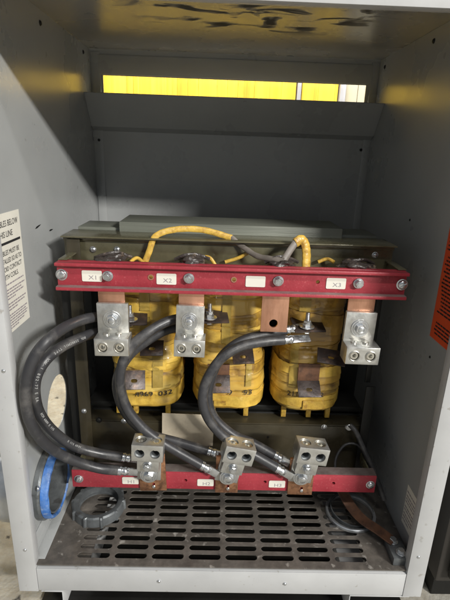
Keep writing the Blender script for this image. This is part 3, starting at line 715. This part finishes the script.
# ------------------------------------------------------------------ lugs
# upper: flat tang above, barrel block below stepping towards the viewer
def set_screws(parent, pts, axis, r, depth=.006):
    for p in pts:
        a = Vector(axis); bm = BM(); cyl(bm, Vector(p)-a*(depth+.010), axis, r, .012, 28, ch=.0008); c = BM(); cyl(c, Vector(p)-a*(depth+.0075), axis, r*.55, .02, 6)
        part('set_screw', cut(bm, c), M['screw'], parent, world=False)
def upper_lug(label):
    t = thing('cable_lug', label, 'cable lug', (0, 0, 0), 'empty two hole lugs on the upper bar')
    bm = BM(); bx(bm, (-.0305, -.009, -.003), (.0305, 0, .055), .0008)
    a = BM(); bx(a, (-.031, -.040, -.037), (.035, -.002, -.0025), .0012); c = BM()
    for x in (-.0145, .0175): cyl(c, (x, -.045, -.0195), (0, 1, 0), .0105, .016, 32); cyl(c, (x, -.03, -.0195), (0, 1, 0), .007, .05, 24)
    for x in (-.0145, .0175): cyl(c, (x, -.022, -.06), (0, 0, 1), .009, .045, 28)
    me = cut(a, c); part('body', me, M['alu'], t, world=False, ang=25); part('tang', bm, M['alu'], t, world=False)
    for x in (-.0145, .0175):
        b = BM(); lathe(b, [(.0104, -.001), (.0104, .0012), (.0096, .0016), (.0088, .0012), (.0086, -.005), (.0102, -.006)], 32, (x, -.0402, -.0195), (0, -1, 0)); part('thread_rim', b, M['screw'], t, world=False)
    set_screws(t, [(x, -.0385, -.0195) for x in (-.0145, .0175)], (0, -1, 0), .0078, .001)
    bolt_head(t, Vector((-.001, -.009, .024)), .0105, .0175, world=False, a0=.3)
    for x in (-.012, .012):
        b = BM(); lathe(b, [(.006, 0), (.006, .003), (.004, .004), (0, .004)], 20, (x, -.018, -.0028), (0, 0, 1)); part('rivet', b, M['screw'], t, world=False)
    return t
lugY = .128
L1 = upper_lug('empty two hole aluminium lug below sticker X1'); L1.scale = (.95, 1, 1); p0 = U(114.5, 329.5, lugY); L1.location = p0; L1.rotation_euler = (0, R(-.5), 0)
dup(L1, U(190, 331, lugY), 'empty two hole aluminium lug below sticker X2', (0, R(1), 0)).scale = (.86, 1, .97)
dup(L1, U(357, 338, lugY), 'empty two hole aluminium lug below sticker X3, near the right wall', (0, R(.8), 0))
# lower: block on top with four openings, tang and copper tab below
def lower_lug(label):
    t = thing('cable_lug', label, 'cable lug', (0, 0, 0), 'four hole lugs on the lower bar')
    H = .054
    a = BM(); bx(a, (-.0305, -.040, H), (.0305, .000, H+.037), .0012); c = BM()
    for x in (-.015, .015): cyl(c, (x, -.05, H+.018), (0, 1, 0), .0098, .1, 32); cyl(c, (x, -.020, H+.02), (0, 0, 1), .0112, .03, 32)
    part('body', cut(a, c), M['alu'], t, world=False, ang=25)
    bm = BM(); bx(bm, (-.024, -.006, -.016), (.024, 0, H-.0005), .0008); bx(bm, (-.022, -.024, .018), (.022, -.0062, H-.0005), .001); part('tang', bm, M['alu'], t, world=False)
    set_screws(t, [(x, -.020, H+.037) for x in (-.015, .015)], (0, 0, 1), .0106, .0045)
    bolt_head(t, Vector((-.001, -.024, .034)), .0075, .0095, world=False)
    bolt_head(t, Vector((0, -.0102, 0)), .0105, .0180, world=False, a0=.5)
    for x in (-.015, .015):
        b = BM(); lathe(b, [(.0097, -.004), (.0078, -.006), (.0078, -.034), (0, -.034)], 28, (x, -.0398, H+.018), (0, -1, 0)); part('barrel_liner', b, M['greyplastic'], t, world=False)
    return t
lY = .1040
G1 = lower_lug('four hole aluminium lug on a stained copper tab beside sticker H1'); G1.location = U(149.5, 471.5, lY); G1.rotation_euler = (0, R(2), 0)
dup(G1, U(227.5, 473.5, lY), 'four hole aluminium lug tilted to the right beside sticker H2', (0, R(13), R(5)))
dup(G1, U(300.5, 474, lY), 'four hole aluminium lug on the rightmost copper tab of the lower bar', (0, R(8), R(3)))
for (x0, x1, yb, tl) in ((139.5, 166, 490, -2.5), (215, 237.5, 492, 0), (287, 311.5, 494, 0)):
    a_, b_2 = U(x0, yb, .1065), U(x1, yb, .1065); wd = b_2.x-a_.x; cx_ = (a_.x+b_2.x)/2; zb = (a_.z+b_2.z)/2
    b = BM(); box(b, (cx_, .1064, zb+.045), (wd, .004, .09), .0007, rot=Matrix.Rotation(R(tl), 3, 'Y')); cc = BM(); box(cc, (cx_+.003, .106, zb+.013), (.0055, .02, .013), rot=Matrix.Rotation(R(tl), 3, 'Y'))
    o = part('copper_tab', cut(b, cc), M['copper_old'], lb)
    b = BM(); cyl(b, (cx_+.003, .1045, zb+.012), (0, -1, 0), .0034, .0035, 20, ch=.0006); part('screw', b, M['zinc'], o)

# ------------------------------------------------------------------ cables
CR = .0096
def frame_at(pts, i):
    n = len(pts); t = (pts[min(i+1, n-1)]-pts[max(i-1, 0)]).normalized(); return t
def cable(label, path, start=None, end=None, printing=None, group='thick black cables between coils and lower lugs', r=CR):
    pts = catmull([U(*p) for p in path], 12)
    t = thing('power_cable', label, 'cable', pts[-1], group)
    bm = BM(); tube(bm, pts, r, 24); part('jacket', bm, M['rubber'], t)
    def crimp(p, d, L=.022, palm=.022, side=Vector((0, 1, 0))):
        bm = BM(); k = r*.93
        lathe(bm, [(0, -.004), (k*.9, -.004), (k, -.002), (k, .003), (k*1.05, .0035), (k*1.05, .006), (k*.88, .008), (k*.88, .011), (k*1.0, .013), (k*1.0, .016), (k*.85, .018), (k*.6, L), (0, L+.001)], 22, p, d)
        s = d.cross(side).normalized(); nn = s.cross(d)
        Rm = Matrix((s, d, nn)).transposed()
        box(bm, p+d*(L+palm/2-.004), (.017, palm, .004), .001, rot=Rm)
        part('crimp_lug', bm, M['zinc'], t)
    if start is not None: crimp(pts[0], (pts[0]-pts[2]).normalized(), **start)
    if end is not None: crimp(pts[-1], (pts[-1]-pts[-3]).normalized(), **end)
    if printing:
        cum = [0]
        for a, b in zip(pts, pts[1:]): cum.append(cum[-1]+(b-a).length)
        for (s0, txt, size) in printing:
            s = s0*cum[-1]; bm = BM()
            for ch in txt:
                if ch != ' ':
                    i = max(j for j in range(len(cum)) if cum[j] <= min(s, cum[-1]-1e-4)); i = min(i, len(pts)-2); f = (s-cum[i])/(cum[i+1]-cum[i])
                    p = pts[i].lerp(pts[i+1], f); d = (pts[i+1]-pts[i]).normalized(); v = (CAM-p).normalized()
                    v = (v-d*v.dot(d)).normalized(); v = (v + d.cross(v)*-.25).normalized(); yv = v.cross(d).normalized()
                    Mx = Matrix.Translation(p+v*(r+.0002)) @ Matrix((d, yv, v)).transposed().to_4x4()
                    add_text(bm, ch, size, Mx, .0004)
                s += size*.72
            part('printing', bm, M['white'], t, smooth=False)
    return t
cable('outer black cable looping down the left wall, ending in the silver crimp at lug H1',
      ((128, 322, .17), (112, 316, .165), (99, 316.5, .150), (82, 320, .105), (64, 328, .055), (47, 341, .015), (34, 358, .003), (26.5, 380, -.003), (26, 404, -.002), (31, 423, .006), (42, 440, .025), (58, 453, .055), (78, 462, .075), (100, 468.5, .088), (118, 470.5, .092)),
      None, {}, None)
cable('inner black cable with white printing looping beside the left wall to lug H1',
      ((128, 332, .165), (112, 331, .160), (95, 333, .145), (78, 339, .10), (60, 348, .06), (45, 361, .03), (36, 378, .018), (35, 396, .018), (40, 414, .03), (53, 431, .055), (74, 446, .085), (98, 453, .10), (122, 457, .108)),
      None, {'L': .02}, [(.20, 'ROL 350KCMIL TYPE', .0062), (.36, 'VW-1 802-77 E EA', .0068), (.56, 'KCM 600V E 115', .0058), (.76, 'E 115 600V', .0055)])
cable('black cable looping before the leftmost coil down to the silver crimp at lug H2',
      ((200, 317, .165), (183, 318, .155), (166, 322, .14), (147, 333, .12), (131, 347, .108), (122, 365, .10), (120.5, 386, .10), (127, 408, .10), (142, 427, .10), (160, 441, .10), (180, 453, .098), (201, 465, .094)), None, {})
cable('black cable behind its twin, passing the leftmost coil to the rear of lug H2',
      ((200, 325, .175), (170, 329, .165), (147, 341, .15), (128, 357, .14), (117, 380, .138), (121, 404, .138), (134, 423, .136), (152, 435, .134), (177, 442, .13), (208, 451, .12)), None, {'L': .018})
cable('front black cable curving across the middle coil down to the silver crimp at lug H3',
      ((284, 340, .150), (266, 341.5, .14), (243, 346, .128), (223, 357, .115), (208, 377, .105), (202.5, 398, .10), (208, 418, .10), (222, 435, .10), (240, 447, .10), (258, 457, .099), (276, 467.5, .095)), {'L': .020, 'palm': .040, 'side': Vector((.1, -.55, .8))}, {})
cable('rear black cable curving across the middle coil, ending behind lug H3',
      ((286, 330, .168), (266, 334, .16), (244, 340, .148), (227, 351, .138), (214, 370, .13), (208, 396, .13), (214, 417, .13), (232, 434, .128), (252, 443, .124), (274, 455, .115)), {'L': .020, 'palm': .040, 'side': Vector((.1, -.55, .8))}, {'L': .018})

# ------------------------------------------------------------------ small things
o = thing('blank_board', 'blank beige board leaning on the lower clamp between two cables', 'board', U(186, 430, .19))
bm = BM(); a, b = U(162, 413, .19), U(213, 446, .186); box(bm, (a+b)/2, (b.x-a.x, .002, a.z-b.z), .0004, rot=Matrix.Rotation(R(1), 3, 'Y')); part('sheet', bm, M['board'], o)

# conduit hub with blue throat in the left wall
hy, hz, hr = HB
hub = thing('conduit_hub', 'conduit hub with worn blue plastic bushing in the lower left wall', 'conduit hub', (XL, hy, hz))
bm = BM(); lathe(bm, [(hr-.008, -.03), (hr-.008, .025), (hr-.0045, .026), (hr-.0035, .012), (hr+.006, .014), (hr+.009, .010), (hr+.009, .0008), (hr+.001, .0008), (hr-.001, -.03)], 64, (XL, hy, hz), (1, 0, 0), closed=True)
part('steel_ring', bm, M['greyplastic'], hub)
bm = BM(); seg = 96; lathe(bm, [(hr-.003, .0145), (hr-.003, .026), (hr-.001, .029), (hr+.003, .028), (hr+.005, .024), (hr+.0055, .0145)], seg, (XL, hy, hz), (1, 0, 0), closed=True)
for v in bm.verts:
    n = noise.noise(v.co*70); v.co += Vector((n*.0022, n*.0012, n*.001)) if v.co.x > XL+.016 else Vector((0, 0, 0))
part('blue_bushing', bm, M['blue'], hub)
for an in (2.6, 4.4): pan(hub, (XL+.012, hy+(hr+.011)*math.cos(an), hz+(hr+.011)*math.sin(an)), (1, 0, 0), .004, 'zinc')
cond = thing('conduit', 'grey metal conduit running into the cabinet from outside on the left', 'conduit', (-.4, hy, hz))
bm = BM(); prof = [(hr-.012, -.9), (hr-.012, -.032)]; 
prof = [(hr-.004, -.9)]+[(hr+.012*(1 if q % 2 else .4), -.9+q*.01) for q in range(84)]+[(hr+.014, -.055), (hr+.014, -.034), (hr-.012, -.034), (hr-.012, -.9)]
lathe(bm, [(p_[0], p_[1]) for p_ in prof], 56, (XL, hy, hz), (1, 0, 0), closed=True); part('tube', bm, M['galv'], cond)

# ring nut lying on the floor at the left
c = UZ(99, 508, .0); rn = thing('ring_nut', 'thick grey ribbed conduit ring lying on the floor at the left', 'ring nut', (c.x, c.y, 0.0005))
ro, ri, hh = .056, .043, .021
bm = BM(); seg = 120; prof = [(ri, 0), (ri, hh), (ri+.002, hh+.001), (ro-.003, hh+.001), (ro, hh-.002), (ro+.001, 0)]
rings = []
for j, (r, h) in enumerate(prof):
    rg = []
    for k in range(seg):
        a = 2*math.pi*k/seg; rr_ = r
        if j >= 3 and (k % 12) < 2: rr_ += .0035
        rg.append(bm.verts.new((rr_*math.cos(a), rr_*math.sin(a), h)))
    rings.append(rg)
for A, B in zip(rings, rings[1:]+rings[:1]):
    for k in range(seg): bm.faces.new((A[k], A[(k+1) % seg], B[(k+1) % seg], B[k]))
bmesh.ops.recalc_face_normals(bm, faces=bm.faces)
part('ring', bm, M['greyplastic'], rn, world=False)
bm = BM(); lathe(bm, [(ri-.0002, .003), (ri-.003, .003), (ri-.003, .006), (ri-.0002, .007)], 80, (0, 0, 0), (0, 0, 1), closed=True); part('inner_thread', bm, M['greyplastic'], rn, world=False)

# thin steel ring at the right
c = UZ(350, 514, 0); rn = thing('steel_ring', 'thin steel ring lying on the slotted floor at the right', 'ring', (c.x, c.y, .001))
bm = BM(); lathe(bm, [(.049, 0), (.049, .006), (.0505, .007), (.054, .007), (.0555, .005), (.0555, 0)], 96, (0, 0, 0), (0, 0, 1), closed=True); part('ring', bm, M['galv'], rn, world=False)
bm = BM(); lathe(bm, [(.0465, .0), (.0465, .010), (.0485, .010), (.0485, 0)], 96, (.004, .006, .0), Vector((.05, -.08, 1)), closed=True); part('inner_band', bm, M['greyplastic'], rn, world=False)

# brown earth strap from under the bar to a lug in the front right corner
gs = thing('earth_strap', 'brown copper earth strap bolted to a lug in the front right corner', 'earth strap', UZ(398, 550, 0))
pts = catmull([UZ(338, 482, .06), UZ(343, 492, .045), UZ(350, 505, .03), UZ(362, 519, .024), UZ(378, 530, .022), UZ(394, 542, .021)], 12)
bm = BM(); ribbon(bm, pts, .024, .0035, lambda t: (.9-.3*t, .3+.3*t, .35-.35*t)); part('strap', bm, M['strap'], gs)
cL = UZ(396, 551, 0.01); bm = BM(); box(bm, cL+Vector((.002, 0, -.001)), (.034, .052, .018), .0015); bx(bm, (cL.x-.015, .0045, .0006), (cL.x+.02, .09, .0022)) if False else None
part('lug', bm, M['greyplastic'], gs)
for dx, dy in ((-.002, .016), (.004, -.012)):
    p = cL+Vector((dx, dy, .0085)); bm = BM(); cyl(bm, p, (0, 0, 1), .010, .002, 28, ch=.0004); cyl(bm, p+Vector((0, 0, .002)), (0, 0, 1), .007, .006, 6, ch=.0008); part('bolt', bm, M['zinc'], gs)

# black earthing wire from the clamp down behind the bar
bw = thing('bonding_wire', 'thin black bonding wire from the lower clamp down behind the red bar', 'wire', U(374, 478, .15))
bm = BM(); tube(bm, catmull([U(*p) for p in ((350, 425, .192), (356, 432, .18), (364, 450, .165), (374, 472, .155), (380, 488, .15), (384, 500, .14))], 10), .0055, 14); part('jacket', bm, M['rubber'], bw)
bm = BM(); cyl(bm, U(349, 427, .196), (0, -1, 0), .0075, .003, 24, ch=.0005); part('ring_terminal', bm, M['zinc'], bw)
# looped black wire in front of the lower clamp, right
lw = thing('looped_wire', 'thin dark looped wire lying behind the right end of the lower bar', 'wire', U(350, 470, .17))
bm = BM(); tube(bm, catmull([U(*p) for p in ((335, 476, .15), (336, 458, .17), (345, 445, .18), (358, 445, .18), (366, 458, .17), (366, 476, .15))], 10), .003, 12); part('jacket', bm, M['rubber'], lw)
